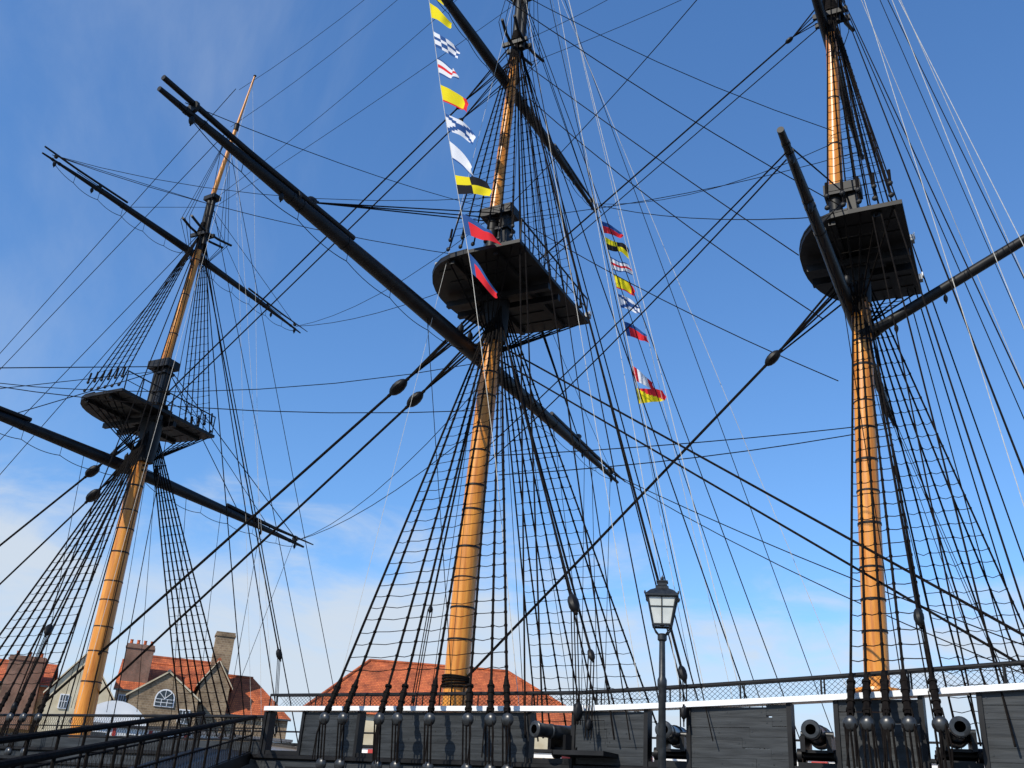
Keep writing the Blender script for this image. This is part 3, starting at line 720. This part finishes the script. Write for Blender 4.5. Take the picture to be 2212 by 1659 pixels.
def window(mb,a,z,w,hh,wf,arch=False):
    hbox(mb,a-w/2-.08,a+w/2+.08,wf-.09,wf-.003,z-.08,z+hh+.08,'white'); hbox(mb,a-w/2,a+w/2,wf-.12,wf-.092,z,z+hh,'darkwin')
    for q in (.33,.66): hbox(mb,a-w/2+w*q-.02,a-w/2+w*q+.02,wf-.14,wf-.121,z,z+hh,'white')
    hbox(mb,a-w/2,a+w/2,wf-.145,wf-.141,z+hh/2-.02,z+hh/2+.02,'white')
    if arch:
        for rr,wo,k in ((w/2+.08,wf-.07,'white'),(w/2-.02,wf-.1,'darkwin')):
            mb.poly([HP(a+rr*math.cos(t),wo,z+hh+.05+rr*math.sin(t)) for t in [math.pi*i/12 for i in range(13)]],k)
        for t in (math.pi*.25,math.pi*.5,math.pi*.75): mb.tube([HP(a,wf-.12,z+hh+.05),HP(a+w/2*math.cos(t),wf-.12,z+hh+.05+w/2*math.sin(t))],.025,'white',4)
def chimney(par,a0,a1,w0,w1,z0,z1,k,pots=4,potk='red'):
    m=MB(); hbox(m,a0,a1,w0,w1,z0,z1-.35,k); hbox(m,a0-.08,a1+.08,w0-.08,w1+.08,z1-.35,z1-.2,k); hbox(m,a0-.02,a1+.02,w0-.02,w1+.02,z1-.2,z1,k)
    for i in range(pots):
        c=HP(lerp(a0,a1,(i+.5)/pots),(w0+w1)/2,z1); m.tube([c,c+V((0,0,.3)),c+V((0,0,.4))],[.15,.12,.15],'tiles' if potk=='red' else potk,10)
    child(m,'chimney',par,False)
H1=empty('cream_gabled_house')
gable(H1,0,4.6,0,9,8.6,11.8,'cream','w'); m=MB(); window(m,1.3,7.6,.5,.9,0); window(m,3.2,7.6,.5,.9,0); child(m,'windows',H1,False)
H2=empty('brick_chimney_house')
gable(H2,4.7,8.6,2.6,11,9.6,12.1,'cream','a'); chimney(H2,4.75,6.9,3.5,4.9,9,13.3,'brick',4)
m=MB(); window(m,5.3,8.2,.5,.9,2.6); child(m,'windows',H2,False)
H3=empty('stone_house')
gable(H3,5.9,11.0,-1.5,6,8.9,10.7,'stone','w','slate'); gable(H3,6.6,12.2,6.1,13,10.3,13.0,'stone','a')
m=MB(); window(m,8.5,8.3,1.3,.45,-1.5,True); window(m,10.1,7.2,.7,.9,-1.5); child(m,'windows',H3,False)
H4=empty('stone_chimney_house')
gable(H4,10.9,13.2,-.5,6.2,10.2,12.1,'stone','w'); chimney(H4,11.5,13.0,1,2.2,9,14.7,'stone',0,'stone')
gable(H4,13.25,18.2,0,7,8.3,11.4,'stone','a','tiles',3.2)
H5=empty('red_roofed_house')
gable(H5,-9,-.6,4,12,9.4,11.2,'stone','a','tiles'); chimney(H5,-3.6,-1.0,3.2,4.6,6,11.4,'brick',3)
tt=empty('marquee_tent'); m=MB(); c=HO+hu*5.6-hw*12
N=20; ar=[(2.3*math.cos(math.pi*i/N),5.2+2.3*math.sin(math.pi*i/N)) for i in range(N+1)]
for (a,z),(a2,z2) in zip(ar,ar[1:]): m.poly([c+hu*a+V((0,0,z)),c+hu*a2+V((0,0,z2)),c+hu*a2+hw*7+V((0,0,z2)),c+hu*a+hw*7+V((0,0,z))],'tent')
m.poly([c+hu*a+V((0,0,z)) for a,z in ar],'tent'); m.poly([c+hu*a+hw*7+V((0,0,z)) for a,z in ar],'tent')
m.obox(c+hw*3.5+V((0,0,2.6)),hu*2.3,hw*3.5,(0,0,2.599),'tent')
child(m,'canvas',tt,True)
# white quayside store in front of the houses
WS=empty('white_quayside_shed'); m=MB(); hbox(m,3.5,16.5,-17,-13.2,0,5.6,'white'); child(m,'walls',WS,False)
m=MB(); hbox(m,3.3,16.7,-17.2,-13.0,5.603,5.75,'slate'); child(m,'roof',WS,False)
m=MB()
for i in range(6):
    a=4.6+i*2.1; hbox(m,a,a+.9,-17.06,-17.003,4.2,5.2,'darkwin'); hbox(m,a+1.25,a+1.45,-17.05,-17.003,0,5.55,'red')
child(m,'windows_and_posts',WS,False)
G=empty('hipped_roof_building'); m=MB(); gu=V((.8,.6,0)); gwv=V((-.6,.8,0)); GO=V((-58.2,61.9,0))
GP=lambda a,w,z:GO+gu*a+gwv*w+V((0,0,z))
LA=25.; WD=14.; ze=9.2; zg=14.4
m.obox(GP(LA/2,WD/2,ze/2),gu*(LA/2-.4),gwv*(WD/2-.4),(0,0,ze/2),'cream'); child(m,'walls',G,False); m=MB()
e=[GP(0,0,ze),GP(LA,0,ze),GP(LA,WD,ze),GP(0,WD,ze)]; r0=GP(4.6,WD/2,zg); r1=GP(LA-8.,WD/2,zg)
m.poly([e[0],e[1],r1,r0],'tiles'); m.poly([e[1],e[2],r1],'tiles'); m.poly([e[2],e[3],r0,r1],'tiles'); m.poly([e[3],e[0],r0],'tiles'); m.poly(e[::-1],'tiles')
for a_,b_ in ((r0,r1),(e[0],r0),(e[1],r1),(e[2],r1),(e[3],r0)): m.tube([a_,b_],.16,'tiles',8)
child(m,'roof',G,False)

# ------------------------------------------------------------ ground, dock, water
m=MB(); bx0,bx1,by0,by1=-75,14,19.6,37.5; S=1500
for x0,x1,y0,y1 in ((-S,S,-S,by0),(-S,S,by1,S),(-S,bx0,by0,by1),(bx1,S,by0,by1)): m.poly([(x0,y0,0),(x1,y0,0),(x1,y1,0),(x0,y1,0)],'quay')
m.obj('ground',None,False)
m=MB()
for x0,x1,y0,y1 in ((bx0,bx1,by0-.6,by0+.02),(bx0,bx1,by1-.02,by1+.6),(bx0-.6,bx0+.02,by0,by1),(bx1-.02,bx1+.6,by0,by1)): m.box(x0,x1,y0,y1,-4,.12,'dockwall')
m.obj('dock_wall',None,False)
wm,nt,bsd=newmat('dock_water'); bsd.inputs['Base Color'].default_value=(.02,.035,.035,1); bsd.inputs['Roughness'].default_value=.08
n=nt.nodes.new('ShaderNodeTexNoise'); n.inputs['Scale'].default_value=3; bp=nt.nodes.new('ShaderNodeBump'); bp.inputs['Strength'].default_value=.25
nt.links.new(n.outputs[0],bp.inputs['Height']); nt.links.new(bp.outputs[0],bsd.inputs['Normal']); M['water']=wm
m=MB(); m.poly([(bx0,by0,-1.6),(bx1,by0,-1.6),(bx1,by1,-1.6),(bx0,by1,-1.6)],'water'); m.obj('water',None,False)

# ------------------------------------------------------------ sky + sun
SUN_AZ=math.radians(192); SUN_EL=math.radians(38)   # azimuth measured clockwise from +Y
w=bpy.data.worlds.new('World'); sc.world=w; w.use_nodes=True; nt=w.node_tree; L=nt.links.new
bg=nt.nodes['Background']; sky=nt.nodes.new('ShaderNodeTexSky'); sky.sky_type='NISHITA'; sky.sun_disc=False
sky.sun_elevation=SUN_EL; sky.sun_rotation=SUN_AZ; sky.air_density=1.0; sky.dust_density=.3; sky.ozone_density=2.5
bg.inputs['Strength'].default_value=.15
def math_(op,a,b=None):
    n=nt.nodes.new('ShaderNodeMath'); n.operation=op
    for i,x in enumerate((a,b)):
        if x is None: continue
        if isinstance(x,(int,float)): n.inputs[i].default_value=x
        else: L(x,n.inputs[i])
    return n.outputs[0]
def mr(x,a,b,c,d):
    n=nt.nodes.new('ShaderNodeMapRange'); n.interpolation_type='SMOOTHSTEP'; L(x,n.inputs[0])
    for i,v_ in enumerate((a,b,c,d)): n.inputs[i+1].default_value=v_
    return n.outputs[0]
def cmix(kind,a,col,fac=1.):
    n=nt.nodes.new('ShaderNodeMix'); n.data_type='RGBA'; n.blend_type=kind; n.inputs[0].default_value=fac; L(a,n.inputs[6]); n.inputs[7].default_value=(*col,1); return n.outputs[2]
tc=nt.nodes.new('ShaderNodeTexCoord'); sp=nt.nodes.new('ShaderNodeSeparateXYZ'); L(tc.outputs['Generated'],sp.inputs[0])
def noise(scale,stretch,detail=8,rot=(0,0,0),dist=0.,ro=.5):
    mp_=nt.nodes.new('ShaderNodeMapping'); mp_.inputs['Scale'].default_value=stretch; mp_.inputs['Rotation'].default_value=rot
    L(tc.outputs['Generated'],mp_.inputs[0]); n=nt.nodes.new('ShaderNodeTexNoise'); n.inputs['Scale'].default_value=scale; n.inputs['Detail'].default_value=detail
    n.inputs['Distortion'].default_value=dist; n.inputs['Roughness'].default_value=ro; L(mp_.outputs[0],n.inputs['Vector']); return n.outputs[0]
n1=noise(3.0,(1,1,2.6),8); n2=noise(2.2,(1.,1.,.5),10,(.5,.3,.4),.5,.6); n3=noise(8,(1,1,3),9,(0,0,0),.5,.6); n4=noise(5,(1,1,3.5),9,(.2,0,0),.4,.6)
zz=math_('ADD',sp.outputs[2],math_('MULTIPLY',math_('SUBTRACT',n1,.5),-.24)); zz=math_('ADD',zz,math_('MULTIPLY',math_('SUBTRACT',n3,.5),-.18))
zz=math_('ADD',zz,math_('MULTIPLY',math_('ADD',sp.outputs[0],.45),.09))
low=math_('MULTIPLY',mr(zz,.262,.16,0.,.92),mr(n4,.30,.60,.62,1.))
wisp=math_('MULTIPLY',mr(n2,.48,.74,0.,.26),mr(sp.outputs[0],-.25,-.6,.02,1.))
cl=math_('MAXIMUM',low,wisp)
base=cmix('ADD',cmix('MULTIPLY',sky.outputs[0],(.74,.98,1.16)),(.0,.16,.66))
mx=nt.nodes.new('ShaderNodeMix'); mx.data_type='RGBA'; L(cl,mx.inputs[0]); L(base,mx.inputs[6]); mx.inputs[7].default_value=(4.4,4.9,5.5,1)
L(mx.outputs[2],bg.inputs[0])
sl=bpy.data.lights.new('sun','SUN'); sl.energy=5.0; sl.angle=math.radians(.5); sl.color=(1,.93,.80)
so=bpy.data.objects.new('sun',sl); COL.objects.link(so)
sd=V((math.sin(SUN_AZ)*math.cos(SUN_EL),math.cos(SUN_AZ)*math.cos(SUN_EL),math.sin(SUN_EL)))
so.rotation_euler=sd.to_track_quat('Z','Y').to_euler(); so.location=(0,-20,40)

# ------------------------------------------------------------ camera
p=math.radians(33); th=math.radians(24.3); r=math.atan(.0714)
Hd=V((-math.sin(p),math.cos(p),0)); Rr=V((math.cos(p),math.sin(p),0)); Z=V((0,0,1))
F=Hd*math.cos(th)+Z*math.sin(th); U=-Hd*math.sin(th)+Z*math.cos(th)
Xc=Rr*math.cos(r)+U*math.sin(r); Yc=-Rr*math.sin(r)+U*math.cos(r)
cam=bpy.data.cameras.new('camera'); cam.lens=34.4; cam.sensor_width=36; cam.clip_end=4000
co=bpy.data.objects.new('camera',cam); COL.objects.link(co)
mw=Matrix((Xc,Yc,-F)).transposed().to_4x4(); mw.translation=V((0,0,1.6)); co.matrix_world=mw
sc.camera=co
